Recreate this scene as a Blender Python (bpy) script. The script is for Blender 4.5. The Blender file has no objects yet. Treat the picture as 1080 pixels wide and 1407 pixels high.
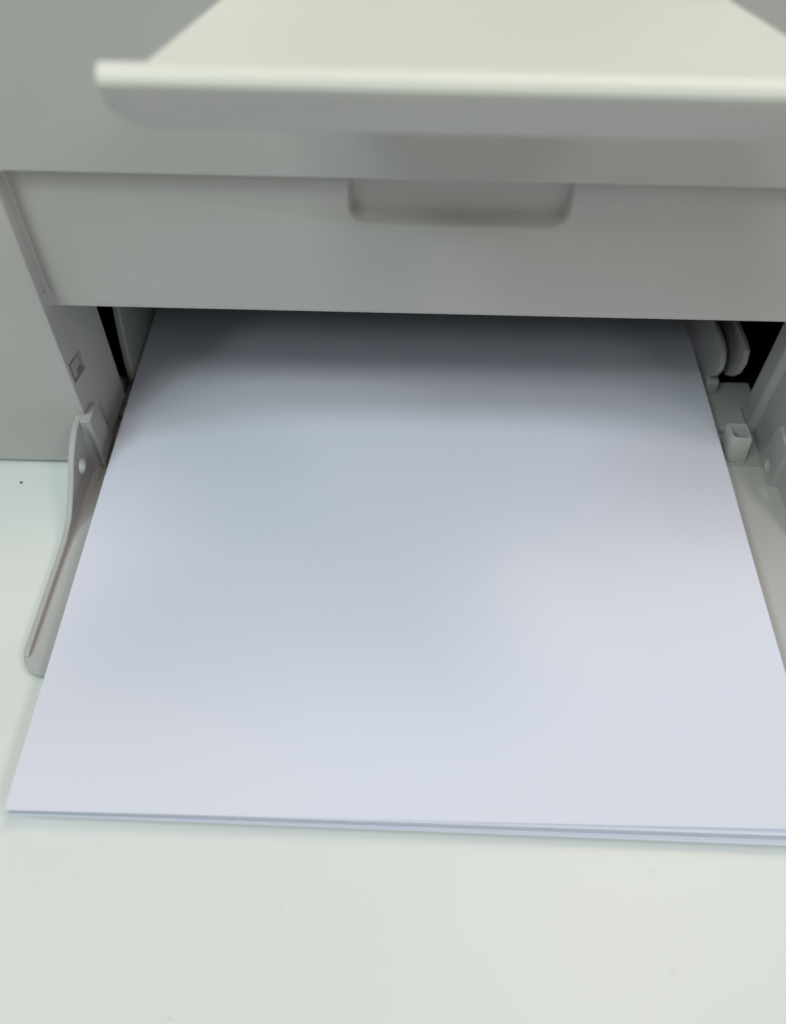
import bpy, bmesh, math, random
from mathutils import Vector, Matrix
random.seed(4)
S = bpy.context.scene
COL = S.collection
MM = 0.001

# ------------------------------------------------------------------ camera
W, Hh = 786, 1024
S.render.resolution_x, S.render.resolution_y = W, Hh
PITCH, ROLL = math.radians(52.2), math.radians(1.3)
fw = Vector((0, math.cos(PITCH), -math.sin(PITCH)))
rt0 = Vector((1, 0, 0)); up0 = rt0.cross(fw)
rt = rt0 * math.cos(ROLL) + up0 * math.sin(ROLL)
up = up0 * math.cos(ROLL) - rt0 * math.sin(ROLL)
cd = bpy.data.cameras.new("camera")
cam = bpy.data.objects.new("camera", cd); COL.objects.link(cam)
M3 = Matrix((rt, up, -fw)).transposed()
cam.matrix_world = Matrix.Translation((0, 0, 225 * MM)) @ M3.to_4x4()
cd.sensor_fit = 'HORIZONTAL'; cd.sensor_width = 36.0
cd.lens = 1160 / 1080 * 36
cd.clip_start = 0.01; cd.clip_end = 50
cd.dof.use_dof = True; cd.dof.focus_distance = 0.262; cd.dof.aperture_fstop = 10.5
S.camera = cam

# ------------------------------------------------------------------ room light
w = bpy.data.worlds.new("World"); S.world = w; w.use_nodes = True
bg = w.node_tree.nodes['Background']
bg.inputs[0].default_value = (.85, 1.0, .6, 1); bg.inputs[1].default_value = 0.06

def area(name, loc, target, sx, sy, power, col):
    l = bpy.data.lights.new(name, 'AREA'); l.shape = 'RECTANGLE'
    l.size, l.size_y, l.energy, l.color = sx, sy, power, col
    o = bpy.data.objects.new(name, l); COL.objects.link(o)
    o.location = loc
    o.rotation_euler = (Vector(target) - Vector(loc)).to_track_quat('-Z', 'Y').to_euler()
    return o
for lx, ly, lc in ((0.22, 0.10, (.18, .13, .12)), (0.52, 0.50, (.58, .43, .32)), (1.30, 0.80, (.16, .34, .42)), (1.30, -0.20, (.54, .47, .49)),
                   (1.30, -0.80, (.40, .33, .35)), (1.30, -1.50, (.29, .31, .32)), (-0.60, -0.80, (.57, .68, .64)),
                   (-1.30, -0.20, (.46, .66, .80)), (-1.30, -0.80, (.56, .61, .54)), (-1.30, -1.50, (.52, .53, .56))):
    pk = max(lc)
    area('ceiling_lamp', (lx, ly, 1.7), (0, .15, 0), .42, .42, 10 * pk, tuple(v / pk for v in lc))
S.view_settings.view_transform = 'Standard'; S.view_settings.look = 'None'
S.view_settings.exposure = 0.06; S.view_settings.gamma = 1

# ------------------------------------------------------------------ materials
def material(name, col, rough=.45, spec=.4, var=.02, vscale=25, bump=.03, bscale=1500, sub=0.0, specks=False):
    m = bpy.data.materials.new(name); m.use_nodes = True
    nt = m.node_tree; b = nt.nodes['Principled BSDF']
    tc = nt.nodes.new('ShaderNodeTexCoord')
    n = nt.nodes.new('ShaderNodeTexNoise'); n.inputs['Scale'].default_value = vscale; n.inputs['Detail'].default_value = 4
    nt.links.new(tc.outputs['Object'], n.inputs['Vector'])
    r = nt.nodes.new('ShaderNodeValToRGB')
    r.color_ramp.elements[0].position = .3; r.color_ramp.elements[1].position = .7
    r.color_ramp.elements[0].color = (*[c * (1 - var) for c in col], 1)
    r.color_ramp.elements[1].color = (*[min(1, c * (1 + var)) for c in col], 1)
    nt.links.new(n.outputs['Fac'], r.inputs[0])
    out = r.outputs[0]
    if specks:
        v = nt.nodes.new('ShaderNodeTexNoise'); v.inputs['Scale'].default_value = 170; v.inputs['Detail'].default_value = 2
        nt.links.new(tc.outputs['Object'], v.inputs['Vector'])
        vr = nt.nodes.new('ShaderNodeValToRGB')
        vr.color_ramp.elements[0].position = .74; vr.color_ramp.elements[0].color = (1, 1, 1, 1)
        vr.color_ramp.elements[1].position = .80; vr.color_ramp.elements[1].color = (.86, .86, .84, 1)
        nt.links.new(v.outputs['Fac'], vr.inputs[0])
        mx = nt.nodes.new('ShaderNodeMix'); mx.data_type = 'RGBA'; mx.blend_type = 'MULTIPLY'; mx.inputs[0].default_value = 1
        nt.links.new(out, mx.inputs[6]); nt.links.new(vr.outputs[0], mx.inputs[7]); out = mx.outputs[2]
    nt.links.new(out, b.inputs['Base Color'])
    b.inputs['Roughness'].default_value = rough
    b.inputs['Specular IOR Level'].default_value = spec
    if sub:
        b.inputs['Subsurface Weight'].default_value = sub
        b.inputs['Subsurface Radius'].default_value = (1, 1, 1); b.inputs['Subsurface Scale'].default_value = .001
    n2 = nt.nodes.new('ShaderNodeTexNoise'); n2.inputs['Scale'].default_value = bscale; n2.inputs['Detail'].default_value = 3
    nt.links.new(tc.outputs['Object'], n2.inputs['Vector'])
    bp = nt.nodes.new('ShaderNodeBump'); bp.inputs['Strength'].default_value = bump; bp.inputs['Distance'].default_value = .0003
    nt.links.new(n2.outputs['Fac'], bp.inputs['Height']); nt.links.new(bp.outputs[0], b.inputs['Normal'])
    return m
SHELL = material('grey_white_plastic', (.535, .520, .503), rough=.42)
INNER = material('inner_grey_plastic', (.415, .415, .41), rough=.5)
TRAYM = material('tray_plastic', (.475, .48, .47), rough=.45)
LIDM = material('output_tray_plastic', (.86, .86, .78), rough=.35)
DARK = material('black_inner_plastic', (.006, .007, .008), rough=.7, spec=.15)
LINER = material('dark_interior', (.03, .033, .036), rough=.7, spec=.15)
PAPER = material('white_paper', (.765, .785, .90), rough=.85, spec=.12, var=.006, vscale=9, bump=.05, bscale=900)
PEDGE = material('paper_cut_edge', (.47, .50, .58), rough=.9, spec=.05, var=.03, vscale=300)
DESK = material('white_laminate', (.785, .815, .79), rough=.38, spec=.35, var=.012, vscale=6, bump=.02, bscale=500, specks=True)
CRUMB = material('dark_speck', (.03, .03, .03), rough=.8)

# ------------------------------------------------------------------ helpers (millimetres)
def link(name, bm, mat, parent=None, bevel=0, seg=3, smooth=False, sharp=40):
    bmesh.ops.recalc_face_normals(bm, faces=bm.faces[:])
    me = bpy.data.meshes.new(name); bm.to_mesh(me); bm.free()
    me.transform(Matrix.Scale(MM, 4))
    me.materials.append(mat)
    o = bpy.data.objects.new(name, me); COL.objects.link(o)
    if parent: o.parent = parent
    if bevel:
        b = o.modifiers.new('bevel', 'BEVEL'); b.width = bevel * MM; b.segments = seg
        b.limit_method = 'ANGLE'; b.angle_limit = math.radians(30); b.harden_normals = True
        smooth = True
    if smooth:
        me.polygons.foreach_set('use_smooth', [True] * len(me.polygons))
        if not bevel: me.set_sharp_from_angle(angle=math.radians(sharp))
    return o
def box(bm, x0, x1, y0, y1, z0, z1):
    v = [bm.verts.new((x, y, z)) for x in (x0, x1) for y in (y0, y1) for z in (z0, z1)]
    for f in ((0, 1, 3, 2), (4, 6, 7, 5), (0, 4, 5, 1), (2, 3, 7, 6), (0, 2, 6, 4), (1, 5, 7, 3)):
        bm.faces.new([v[i] for i in f])
    return v
def prism(bm, pts, a0, a1, axis='x'):
    """closed polygon extruded along an axis; pts are the two other coordinates. a0/a1 may be functions of the point"""
    A0 = a0 if callable(a0) else (lambda p: a0); A1 = a1 if callable(a1) else (lambda p: a1)
    mk = {'x': lambda a, p: (a, p[0], p[1]), 'y': lambda a, p: (p[0], a, p[1]), 'z': lambda a, p: (p[0], p[1], a)}[axis]
    lo = [bm.verts.new(mk(A0(p), p)) for p in pts]; hi = [bm.verts.new(mk(A1(p), p)) for p in pts]
    n = len(pts)
    bm.faces.new(lo); bm.faces.new(hi[::-1])
    for i in range(n): bm.faces.new((lo[i], hi[i], hi[(i + 1) % n], lo[(i + 1) % n]))
def arc(cx, cy, r, a0, a1, n=6):
    return [(cx + r * math.cos(math.radians(a0 + (a1 - a0) * i / n)), cy + r * math.sin(math.radians(a0 + (a1 - a0) * i / n))) for i in range(n + 1)]
def cut(o, cutter):
    """boolean-subtract and bake"""
    m = o.modifiers.new('cut', 'BOOLEAN'); m.operation = 'DIFFERENCE'; m.object = cutter; m.solver = 'EXACT'
    dg = bpy.context.evaluated_depsgraph_get(); dg.update()
    me = bpy.data.meshes.new_from_object(o.evaluated_get(dg))
    o.modifiers.clear(); o.data = me
    bpy.data.objects.remove(cutter)
def smooth(t): t = max(0, min(1, t)); return t * t * (3 - 2 * t)
def thing(name, label, cat, loc=(0, 0, 0), group=None):
    o = bpy.data.objects.new(name, None); COL.objects.link(o); o.location = loc; o.empty_display_size = .01
    o['label'] = label; o['category'] = cat
    if group: o['group'] = group
    return o

# ------------------------------------------------------------------ desk
bm = bmesh.new(); box(bm, -900, 900, -700, 700, -25, 0)
desk = link('desk_top', bm, DESK, bevel=1.5); desk['kind'] = 'structure'

# ------------------------------------------------------------------ printer
PR = thing('laser_printer', 'light grey desktop printer with its front paper door folded down on the desk', 'printer')
XL, XR, ZT, YF = -101.7, 129.7, 110.3, 193.0     # recess in the front face
ZB = 65.6                                        # lower edge of the recessed panel
BX0, BX1 = -176.0, 204.0

def ring(off, y, rad, flare=0.0, n=8):
    """open outline of the recess: up the left side, over the top, down the right side, moved inward by off"""
    x0, x1, zt = XL + off, XR - off, ZT - off * .8
    pts = []
    zb = ZB + (197.6 - y) * .8
    zs = [zb + i * .8 for i in range(12)]
    for z in zs:
        k = max(0, 1 - (z - zb) / 7.0) ** 2 * flare
        pts.append((x0 + k, y, z))
    pts += [(x0 + rad - rad * math.cos(t), y, zt - rad + rad * math.sin(t)) for t in [math.pi / 2 * i / n for i in range(n + 1)]]
    pts += [(x1 - rad + rad * math.sin(t), y, zt - rad + rad * math.cos(t)) for t in [math.pi / 2 * i / n for i in range(n + 1)]]
    for z in reversed(zs):
        k = max(0, 1 - (z - zb) / 7.0) ** 2 * flare
        pts.append((x1 - k, y, z))
    return pts
def loft(bm, rings):
    rr = [[bm.verts.new(p) for p in r] for r in rings]
    for a, b in zip(rr, rr[1:]):
        for i in range(len(a) - 1): bm.faces.new((a[i], a[i + 1], b[i + 1], b[i]))
    return rr

# front shell: one skin around the recess, from the desk to the top, with the output bin notch at the top
bm = bmesh.new()
ztop = 178; notch = (-34.5, 66.0, 145.0)
out0 = ring(-.9, YF, 4.6)
v = [bm.verts.new(p) for p in out0]
vl = bm.verts.new((XL - .9, YF, 1.3)); vr = bm.verts.new((XR + .9, YF, 1.3))
bl, br = bm.verts.new((BX0 + 9, YF, 1.3)), bm.verts.new((BX1 - 9, YF, 1.3))
tl, tr = bm.verts.new((BX0 + 9, YF, ztop)), bm.verts.new((BX1 - 9, YF, ztop))
n1, n2 = bm.verts.new((notch[0], YF, ztop)), bm.verts.new((notch[1], YF, ztop))
n3, n4 = bm.verts.new((notch[0], YF, notch[2])), bm.verts.new((notch[1], YF, notch[2]))
half = len(v) // 2
bm.faces.new([bl, vl] + v[:half] + [n3, n1, tl])
bm.faces.new([v[half - 1], v[half], n4, n3])
bm.faces.new([br, tr, n2, n4] + v[half:] + [vr])
# rolled lip into the recess
prof = [(-.9, YF, 4.6), (-.28, YF + .06, 4.3), (-.07, YF + .25, 4.1), (0, YF + .8, 4.0)]
rr = [v]
for off, y, rad in prof[1:]:
    r2 = [bm.verts.new(p) for p in ring(off, y, rad)]
    a = rr[-1]
    for i in range(len(a) - 1): bm.faces.new((a[i], a[i + 1], r2[i + 1], r2[i]))
    rr.append(r2)
# lip continues down both sides beside the opening
for side, s in ((0, -1), (-1, 1)):
    prev = (vl if side == 0 else vr)
    for k in range(1, 4):
        off, y, rad = prof[k]
        x = (XL + off) if side == 0 else (XR - off)
        nv = bm.verts.new((x, y, 1.3))
        bm.faces.new((prev, nv, rr[k][side], rr[k - 1][side])); prev = nv
# rounded vertical body corners, sides, back
for sx, xa, vb, vt in ((-1, BX0 + 9, bl, tl), (1, BX1 - 9, br, tr)):
    pb, pt = vb, vt
    for t in range(1, 9):
        a = math.pi / 2 * t / 8
        x = xa + sx * 9 * math.sin(a); y = YF + 9 - 9 * math.cos(a)
        nb, ntp = bm.verts.new((x, y, 1.3)), bm.verts.new((x, y, ztop))
        bm.faces.new((pb, nb, ntp, pt)); pb, pt = nb, ntp
    x = xa + sx * 9
    nb, ntp = bm.verts.new((x, 430, 1.3)), bm.verts.new((x, 430, ztop))
    bm.faces.new((pb, nb, ntp, pt))
link('front_shell', bm, SHELL, PR, smooth=True, sharp=30)

# top cover on both sides of the output bin, back wall, and the bin itself
bm = bmesh.new()
box(bm, BX0, notch[0], YF + .2, 430, ztop, ztop + 3); box(bm, notch[1], BX1, YF + .2, 430, ztop, ztop + 3)
box(bm, BX0 + .3, BX1 - .3, 430.2, 433, 1.3, ztop + 3)
link('top_cover', bm, SHELL, PR, bevel=.8)
bm = bmesh.new()
box(bm, notch[0], notch[1], YF + .1, 360, notch[2] - 4, notch[2] - .05)
box(bm, notch[0] - 2, notch[0] - .05, YF + .1, 360, notch[2] - 4, ztop - .1); box(bm, notch[1] + .05, notch[1] + 2, YF + .1, 360, notch[2] - 4, ztop - .1)
box(bm, notch[0] - 2, notch[1] + 2, 360.1, 363, notch[2] - 4, ztop - .1)
link('output_bin', bm, SHELL, PR, bevel=.4)

# recessed panel with finger grip
bm = bmesh.new()
rings_ = [ring(0, YF + .8, 4.0), ring(.06, YF + 3.4, 3.9, .1), ring(.4, YF + 4.8, 3.7, .6), ring(1.0, YF + 5.25, 3.5, 1.4), ring(1.8, YF + 5.15, 3.3, 1.9), ring(3.2, YF + 4.85, 3.1, 2.8), ring(5.0, YF + 4.65, 2.9, 3.8), ring(6.8, YF + 4.6, 2.6, 4.6)]
rr = loft(bm, rings_)
YP = YF + 4.6
# finger grip outline (open at the top edge of the panel)
gx0, gx1, gz = -13.2, 44.4, 94.9
inner = rr[-1]
inn = [tuple(p.co) for p in inner]
ztp = max(p[2] for p in inn)
def gring(off, y, ztopv, rad, zo=0, n=8):
    x0, x1, z0 = gx0 + off, gx1 - off, gz + off + zo
    p = [(x0, y, ztopv), (x0, y, z0 + rad + 2)]
    p += [(x0 + rad - rad * math.cos(t), y, z0 + rad - rad * math.sin(t)) for t in [math.pi / 2 * i / n for i in range(n + 1)]]
    p += [(x1 - rad + rad * math.sin(t), y, z0 + rad - rad * math.cos(t)) for t in [math.pi / 2 * i / n for i in range(n + 1)]]
    p += [(x1, y, z0 + rad + 2), (x1, y, ztopv)]
    return p
# the grip reaches right up to the recess edge: cut afterwards with a boolean solid, so here a plain sheet
bm.faces.new(inner)
# lower edge: rolled under
botL = [r[0] for r in rr]; botR = [r[-1] for r in rr]
row = botL + botR[::-1]
prev = row
left_e, right_e = [row[0]], [row[-1]]
for dy, dz in ((.06, -.25), (.25, -.42), (.6, -.5), (None, -.5)):
    nxt = [bm.verts.new((p.co.x, (p.co.y + dy) if dy else YF + 28.5, (p.co.z if dy else ZB) + dz)) for p in row]
    left_e.append(nxt[0]); right_e.append(nxt[-1])
    for i in range(len(row) - 1): bm.faces.new((prev[i], prev[i + 1], nxt[i + 1], nxt[i]))
    prev = nxt
# close the back so that the boolean sees a solid
backtop = [bm.verts.new((p[0], YF + 29, p[2])) for p in ring(0, YF, 4.0)]
r0 = rr[0]
for i in range(len(r0) - 1): bm.faces.new((r0[i], r0[i + 1], backtop[i + 1], backtop[i]))
bm.faces.new(backtop[::-1])
bm.faces.new(left_e + [backtop[0]]); bm.faces.new(right_e[::-1] + [backtop[-1]])
bm.faces.new(prev + [backtop[-1], backtop[0]])
panel = link('front_panel', bm, SHELL, PR)
bm = bmesh.new()
a = gring(-.7, YP - .5, ZT - .15, 5.2); a2 = gring(-.7, YP - .02, ZT - .15, 5.2)
b = gring(-.25, YP + .18, ZT - .15, 4.9); c = gring(.1, YP + .7, ZT - .15, 4.7); d = gring(.4, YP + 2.9, ZT - .15, 4.5, .7)
e = gring(.9, YP + 3.7, ZT - .15, 4.2, 1.0); f = gring(1.8, YP + 3.9, ZT - .15, 3.6, .9)
gr = []
for r in (a, a2, b, c, d, e, f): gr.append([bm.verts.new(p) for p in r])
for p, q in zip(gr, gr[1:]):
    for i in range(len(p)): bm.faces.new((p[i], p[(i + 1) % len(p)], q[(i + 1) % len(q)], q[i]))
bm.faces.new(gr[0]); bm.faces.new(gr[-1][::-1])
cutter = link('grip_cutter', bm, SHELL)
cut(panel, cutter)
panel.data.polygons.foreach_set('use_smooth', [True] * len(panel.data.polygons))
panel.data.set_sharp_from_angle(angle=math.radians(38))

# side walls of the opening, leaning slightly inward towards the back
def wallx(y, left=True):
    t = (y - YF) / 29.0
    return (XL + .1 + 2.7 * t) if left else (XR - .1 - 2.7 * t)
bm = bmesh.new()
ys = [YF + .7, YF + 29]
prism(bm, [(XL + .0, ys[0]), (wallx(ys[1]), ys[1] - .6), (wallx(ys[1]) - .6, ys[1]), (XL - 4, ys[1]), (XL - 4, ys[0] + .4)], 1.3, ZB + 5.5, 'z')
wl = link('side_wall', bm, SHELL, PR)
bm = bmesh.new()                                                  # square pocket of the fill mark
prism(bm, [(194.6, 44.8), (203.4, 43.8), (203.0, 36.0), (194.6, 36.8)], -105.0, -98, 'x')
cut(wl, link('pocket_cutter', bm, INNER))
bm = bmesh.new()
prism(bm, [(196.2, 43.0), (201.6, 42.9), (201.4, 39.2), (198.8, 39.0), (198.6, 37.3), (196.2, 37.5)], lambda p: XL - 2.5, lambda p: wallx(p[0]) - .5, 'x')
link('fill_mark', bm, INNER, PR, bevel=.2)
bm = bmesh.new(); box(bm, -104.9, -104.4, 194.7, 202.9, 36.9, 43.7); link('mark_pocket', bm, LINER, PR)
bm = bmesh.new()
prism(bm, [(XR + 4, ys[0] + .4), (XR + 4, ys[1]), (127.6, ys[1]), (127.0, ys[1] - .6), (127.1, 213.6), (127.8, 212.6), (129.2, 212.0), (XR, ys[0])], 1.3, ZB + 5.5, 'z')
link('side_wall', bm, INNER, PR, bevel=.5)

# dark interior behind the opening
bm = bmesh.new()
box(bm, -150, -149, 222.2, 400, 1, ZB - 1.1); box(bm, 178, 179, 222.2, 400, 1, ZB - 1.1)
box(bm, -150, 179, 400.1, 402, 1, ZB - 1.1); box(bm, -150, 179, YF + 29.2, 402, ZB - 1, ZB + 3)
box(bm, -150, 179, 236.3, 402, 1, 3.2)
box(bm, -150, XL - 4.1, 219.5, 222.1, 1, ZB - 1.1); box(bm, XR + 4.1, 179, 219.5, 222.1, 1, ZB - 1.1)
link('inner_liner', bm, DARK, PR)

# inner tray floor with a low step at its front
bm = bmesh.new()
prism(bm, [(211.6, 1.6), (211.6, 4.9), (212.2, 5.4), (235.6, 5.4), (236.1, 4.9), (236.1, 1.6)], -98.9, 132.5, 'x')
fl = link('inner_floor', bm, INNER, PR)
bm = bmesh.new(); box(bm, -102, -98.6, 214.8, 219.2, 3.5, 8)
box(bm, 126.6, 133, 205, 222.6, 0, 8)
cut(fl, link('floor_cutter', bm, INNER))
bm = bmesh.new(); box(bm, -97.6, -95.2, 214.6, 218.6, 5.42, 5.8); link('floor_slot', bm, DARK, PR)
bm = bmesh.new()                                                  # hinge sill under the back of the door
box(bm, -101.3, 129.2, 196.25, 211.55, 1.4, 3.0); link('hinge_sill', bm, INNER, PR)

# paper guides
def fin(prof, x0, x1, yaw=0.0, bev=.6, nm='paper_guide', m=INNER):
    bm = bmesh.new(); prism(bm, prof, lambda p: x0 + yaw * (p[0] - 228), lambda p: x1 + yaw * (p[0] - 228), 'x')
    return link(nm, bm, m, PR, bevel=bev, seg=3)
fin([(232.5, 5.45), (232, 11.5), (228.2, 15.5), (226.6, 19.5), (227.2, 23), (229.6, 25.8), (233, 27.2), (240, 27.8), (300, 28), (300, 5.45)], 114.9, 116.8, -.05)
fin([(233, 11.6), (228.6, 15.2), (225.9, 19), (225.0, 24.5), (226.6, 29), (230, 30), (300, 30.5), (300, 11.6)], 121.3, 123.2, -.05)
bm = bmesh.new(); prism(bm, [(229.4, 5.45), (229.4, 10.0), (230.4, 11.2), (240, 11.2), (240, 5.45)], 114.5, 119.0, 'x'); link('guide_foot', bm, INNER, PR, bevel=.7)
fin([(228.2, 5.45), (228.2, 14), (230, 24), (231.6, 32), (233.5, 38), (238, 41.5), (300, 42), (300, 5.45)], -98.9, -96.3, .012, .7)

# hollow post on the door hinge side
bm = bmesh.new()
def post_ring(t, z, k):
    x0, x1, y0, y1 = 116.0 + t, 122.9 - t, 197.6 + t, 205.2 - t
    r = 2.4 - t * .6
    pts = [(x0, y1)] + [(x0 + r - r * math.cos(q), y0 + r - r * math.sin(q)) for q in [math.pi / 2 * i / 6 for i in range(7)]] + [(x1, y0), (x1, y1)]
    return [bm.verts.new((p[0] - .8 * k, p[1] + .8 * k, z)) for p in pts]
pr_ = [post_ring(0, 3.1, 0), post_ring(0, 14.0, 1), post_ring(.2, 14.25, 1), post_ring(.75, 14.25, 1), post_ring(.95, 14.0, 1), post_ring(.95, 4.5, .25)]
for p, q in zip(pr_, pr_[1:]):
    for i in range(len(p)): bm.faces.new((p[i], p[(i + 1) % len(p)], q[(i + 1) % len(q)], q[i]))
bm.faces.new(pr_[0][::-1]); bm.faces.new(pr_[-1])
link('hinge_post', bm, TRAYM, PR, smooth=True, sharp=50)

# fold-down door
DOOR_F, DOOR_B = 110.0, 196.2
def dx(y): return -104.7 - 2.2 * (200 - y) / 88.0                 # outer face of the left arm
def dxr(y): return 28.0 - dx(y)
bm = bmesh.new()
lw = [(dx(DOOR_B) + .5, DOOR_B), (dx(DOOR_F + 7) + .5, DOOR_F + 7)]
out = [(dx(DOOR_B) + .5, DOOR_B)] + [(dx(DOOR_F) + .1 + 7 - 7 * math.cos(math.radians(a)), DOOR_F + 7 - 7 * math.sin(math.radians(a))) for a in range(0, 91, 10)]
out += [(28.7 - p[0], p[1]) for p in out[::-1]]
def dz(y): return 3.0
lo = [bm.verts.new((p[0], p[1], .6)) for p in out]; hi = [bm.verts.new((p[0], p[1], 3.1)) for p in out]
bm.faces.new(lo); bm.faces.new(hi[::-1])
for i in range(len(out)): bm.faces.new((lo[i], hi[i], hi[(i + 1) % len(out)], lo[(i + 1) % len(out)]))
door = link('paper_door', bm, TRAYM, PR, bevel=.35)

armtop = [(206.5, 17.0), (206.0, 21.5), (204.5, 23.6), (197, 24.2), (190, 24.2), (187, 23.6), (184, 22.3), (181, 20.6), (178, 18.6), (175, 16.0), (172, 13.4), (169, 11.0), (166, 8.9), (163, 7.2), (160, 6.0), (156, 5.1), (150, 4.7), (140, 4.6), (125, 4.5), (118, 4.4)]
armbot = [(115.6, 3.9), (115.2, 3.0), (118, 1.2), (198, 1.2), (203, 8)]
def arm(sign):
    bm = bmesh.new()
    X = (lambda v: v) if sign < 0 else (lambda v: 28.7 - v)
    th = lambda y: 2.1 if y > 160 else 1.9
    prism(bm, armtop + armbot, lambda p: X(dx(p[0])), lambda p: X(dx(p[0]) + th(p[0])), 'x')
    o = link('door_arm', bm, TRAYM, door)
    cb = bmesh.new()
    bmesh.ops.create_cone(cb, cap_ends=True, segments=28, radius1=2.7, radius2=2.7, depth=8,
                          matrix=Matrix.Translation((X(-104), 181.6, 12.2)) @ Matrix.Rotation(math.pi / 2, 4, 'Y'))
    cut(o, link('c', cb, TRAYM))
    b = o.modifiers.new('bevel', 'BEVEL'); b.width = .45 * MM; b.segments = 3; b.limit_method = 'ANGLE'; b.angle_limit = math.radians(40); b.harden_normals = True
    o.data.polygons.foreach_set('use_smooth', [True] * len(o.data.polygons))
    # wedge-shaped hinge boss with a hollowed front
    if sign > 0:
        bm = bmesh.new()
        prism(bm, [(187.0, 3.2), (187.0, 18.8), (188.6, 20.6), (197.8, 21.6), (199.2, 20.0), (200.2, 3.2)], 128.7, 136.4, 'x')
        o2 = link('hinge_boss', bm, TRAYM, door)
        for dep, rad in ((1.0, 2.5), (6, 1.6)):
            cb = bmesh.new()
            bmesh.ops.create_cone(cb, cap_ends=True, segments=28, radius1=rad, radius2=rad, depth=dep, matrix=Matrix.Translation((128.9 if dep < 2 else 130, 193.0, 7.2)) @ Matrix.Rotation(math.pi / 2, 4, 'Y'))
            cut(o2, link('c', cb, TRAYM))
        b = o2.modifiers.new('bevel', 'BEVEL'); b.width = .5 * MM; b.segments = 3; b.limit_method = 'ANGLE'; b.angle_limit = math.radians(40); b.harden_normals = True
        o2.data.polygons.foreach_set('use_smooth', [True] * len(o2.data.polygons))
        return
    bm = bmesh.new()
    xi = -102.9
    rows = [(24.3, 190.0, 198.4, -99.4), (22.5, 189.4, 198.9, -99.3), (19, 188.6, 199.3, -99.2), (15, 188.0, 199.8, -99.1), (11, 187.4, 200.2, -99.0), (7, 187.0, 200.8, -98.9), (3.2, 186.8, 201.4, -98.8)]
    vs = []
    for z, yf, yb, xo in rows:
        d = 2.2 * math.sin(min(1, (24.3 - z) / 16) * math.pi / 2)
        vs.append([bm.verts.new((X(p[0]), p[1], z)) for p in ((xi, yf - .4 * d * 0), (xi + 1.4, yf + d * 1.3), (xo - .8, yf + d * .9), (xo, yf + .8 + d * .3), (xo, yb), (xi, yb))])
    for a_, b_ in zip(vs, vs[1:]):
        for i in range(6): bm.faces.new((a_[i], a_[(i + 1) % 6], b_[(i + 1) % 6], b_[i]))
    bm.faces.new(vs[0]); bm.faces.new(vs[-1][::-1])
    link('hinge_boss', bm, TRAYM, door, bevel=.35)
    # hinge ear behind the boss
    bm = bmesh.new()
    prism(bm, [(200.9, 4), (200.5, 12), (201.5, 18.5), (204, 21), (208, 20), (210.5, 15), (210.8, 4)], X(-102.2), X(-100.6), 'x')
    link('hinge_ear', bm, INNER, door, bevel=.5)
arm(-1); arm(1)
# fold-out support at the top (the lip that hangs over the front)
LY = 138.0
def lidz(y): return 160.3 - .10 * (y - 139)
bm = bmesh.new()
prof = [(300, lidz(300)), (240, lidz(240)), (200, lidz(200)), (175, lidz(175)), (158, lidz(158)), (146, lidz(146) + .05), (142, lidz(142) + .5), (140.2, 161.3), (138.6, 161.1), (137.4, 160.1), (137.2, 158.9), (137.3, 158.2),
        (138.6, 155.8), (143.0, 149.6), (144.4, 148.0), (146.2, 147.8), (146.8, 149.0), (144.6, 154.4), (145.0, 156.0), (146, lidz(146) - 2.4), (158, lidz(158) - 2.4), (200, lidz(200) - 2.4), (300, lidz(300) - 2.4)]
# lip
bm1 = bmesh.new()
lip = prof[6:19]
x0, x1 = -49.3, 81.3
def lipcol(x):
    d = min(x - x0, x1 - x); R = 6.0
    zmin = 147.8 + (0 if d > R else R - math.sqrt(max(0, R * R - (R - d) ** 2)))
    res = []
    for y, z in lip:
        if z < zmin + 1.4:                        # the corner is rounded: the lower part ends higher up the same front face
            f = (z - 147.8) / 1.4 if z < 149.2 else 1
            zn = zmin + min(1, max(0, f)) * 1.4
            yf = 138.6 + (155.8 - zmin) * .742
            y += min(0, yf - 144.4)
            z = max(z, zn)
        res.append((x, y, z))
    return res
xs = [x0 + s for s in (0, .12, .35, .7, 1.2, 1.9, 2.8, 4.2, 6.0)] + [x0 + 6.0 + (x1 - x0 - 12.0) * i / 20 for i in range(1, 20)] + [x1 - s for s in (6.0, 4.2, 2.8, 1.9, 1.2, .7, .35, .12, 0)]
cc = [[bm1.verts.new(p) for p in lipcol(x)] for x in xs]
for a_, b_ in zip(cc, cc[1:]):
    n = len(a_)
    for i in range(n): bm1.faces.new((a_[i], a_[(i + 1) % n], b_[(i + 1) % n], b_[i]))
bm1.faces.new(cc[0]); bm1.faces.new(cc[-1][::-1])
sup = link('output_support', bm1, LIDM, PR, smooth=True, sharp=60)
sup.data.materials.append(SHELL)                 # shade under the roll put into the apron's colour, by the greyer body material
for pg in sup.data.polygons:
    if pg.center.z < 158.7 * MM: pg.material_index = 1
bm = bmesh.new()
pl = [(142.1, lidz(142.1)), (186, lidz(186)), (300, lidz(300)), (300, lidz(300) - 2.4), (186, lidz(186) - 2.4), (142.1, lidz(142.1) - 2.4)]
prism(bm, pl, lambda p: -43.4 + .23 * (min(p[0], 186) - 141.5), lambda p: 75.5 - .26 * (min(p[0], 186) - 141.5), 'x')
link('support_plate', bm, LIDM, sup, bevel=.7)

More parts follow.
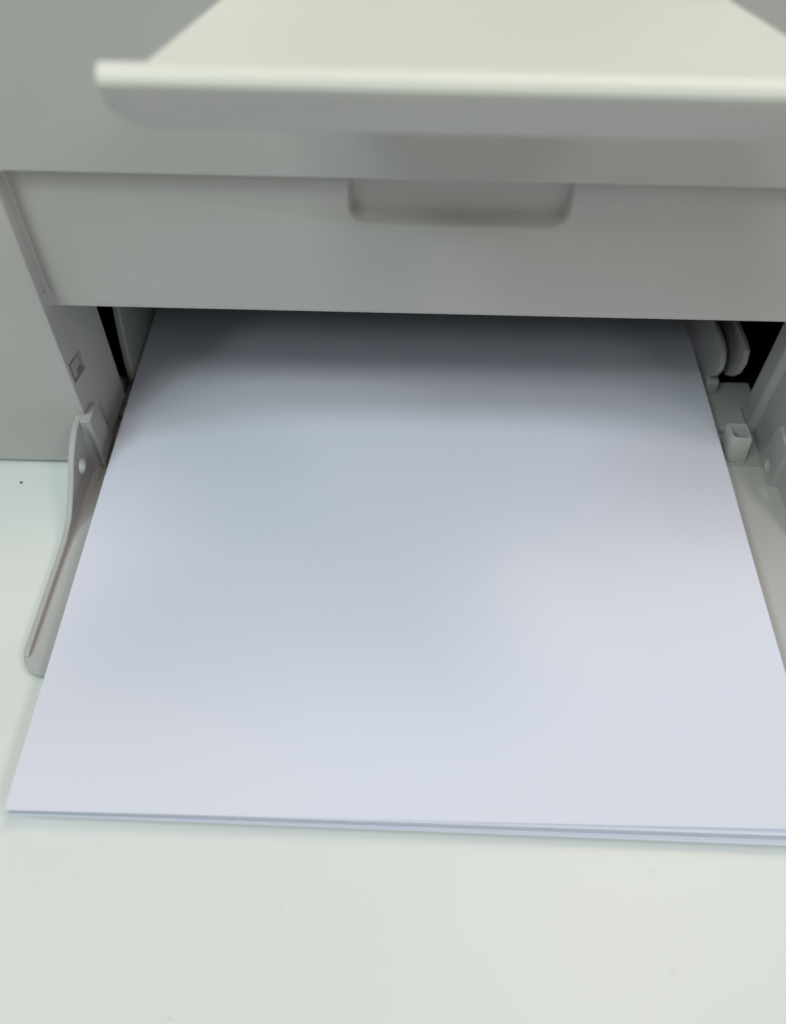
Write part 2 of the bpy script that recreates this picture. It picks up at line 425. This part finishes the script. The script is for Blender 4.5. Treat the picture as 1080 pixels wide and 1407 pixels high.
# ------------------------------------------------------------------ paper
def zbend(y): return 5.5 if y > 212 else (5.5 - 1.0 * smooth((212 - y) / 100) - .3 * smooth((125 - y) / 80))
def sheet(name, base, ang, skew=0.0, cx=8.3, front=69.4, parent=None, curl=0.0, jx=0, thick=.100):
    bm = bmesh.new(); nx, ny = 10, 26
    ca, sa = math.cos(ang), math.sin(ang)
    top = []; 
    for j in range(ny + 1):
        r = []
        for i in range(nx + 1):
            u = -104.5 + 209.0 * i / nx; vv = 297 * (j / ny) ** 1.0
            # turn about the back left corner so that the sheets fan at the front right
            x = cx + jx + (u) * ca - (vv - 297) * sa; y = front + 297 + (u + 104.5) * (sa + skew) + (vv - 297) * ca
            c = curl * max(0, (u + 20) / 125) * max(0, 1 - vv / 130) ** 2
            r.append((x, y, base + zbend(y) + c))
        top.append(r)
    V1 = [[bm.verts.new((p[0], p[1], p[2] + thick)) for p in r] for r in top]
    V0 = [[bm.verts.new(p) for p in r] for r in top]
    for j in range(ny):
        for i in range(nx):
            bm.faces.new((V1[j][i], V1[j][i + 1], V1[j + 1][i + 1], V1[j + 1][i])); bm.faces.new((V0[j][i], V0[j + 1][i], V0[j + 1][i + 1], V0[j][i + 1]))
    for i in range(nx):
        bm.faces.new((V0[0][i], V0[0][i + 1], V1[0][i + 1], V1[0][i])); bm.faces.new((V0[ny][i + 1], V0[ny][i], V1[ny][i], V1[ny][i + 1]))
    for j in range(ny):
        bm.faces.new((V0[j + 1][0], V0[j][0], V1[j][0], V1[j + 1][0])); bm.faces.new((V0[j][nx], V0[j + 1][nx], V1[j + 1][nx], V1[j][nx]))
    o = link(name, bm, PAPER, parent, smooth=True, sharp=50)
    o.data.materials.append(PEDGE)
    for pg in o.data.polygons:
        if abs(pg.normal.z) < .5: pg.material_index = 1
    return o
ST = thing('paper_stack', 'stack of white sheets under the top sheet, layered edge fanning at right', 'paper')
N = 36; T = .105
for k in range(N):
    t = k / (N - 1)                                              # 0 = lowest
    ang = -.0118 + .0008 * t + random.uniform(-.0001, .0001)
    if k < 6: ang -= .0045 * (1 - k / 6)
    if k % 5 == 0: clump = random.uniform(-.1, .22) if k else 0; cang = random.uniform(-.0012, .0012)
    ang += cang
    fr = 70.0 + clump + random.uniform(-.02, .02) - (.25 if k == 1 else 0)
    sheet('sheet', k * T, -.008, skew=ang + .008, cx=10.05, front=fr, parent=ST, jx=random.uniform(-.03, .12))
ts = sheet('paper_sheet', N * T + .12, -.008, skew=.0037, cx=10.0, front=69.7, curl=1.5)
ts['label'] = 'top sheet of blank white paper, lying slightly askew on the stack in the printer opening'; ts['category'] = 'paper'

# ------------------------------------------------------------------ tiny specks on the desk
bm = bmesh.new(); bmesh.ops.create_icosphere(bm, subdivisions=2, radius=.45, matrix=Matrix.Translation((-128, 183.5, .25)) @ Matrix.Diagonal((1.1, .8, .6, 1)))
for q in bm.verts: q.co += Vector((random.uniform(-.06, .06), random.uniform(-.06, .06), 0))
cr = link('crumb', bm, CRUMB, smooth=True); cr['label'] = 'tiny dark speck of dirt on the white desk left of the printer door'; cr['category'] = 'speck'
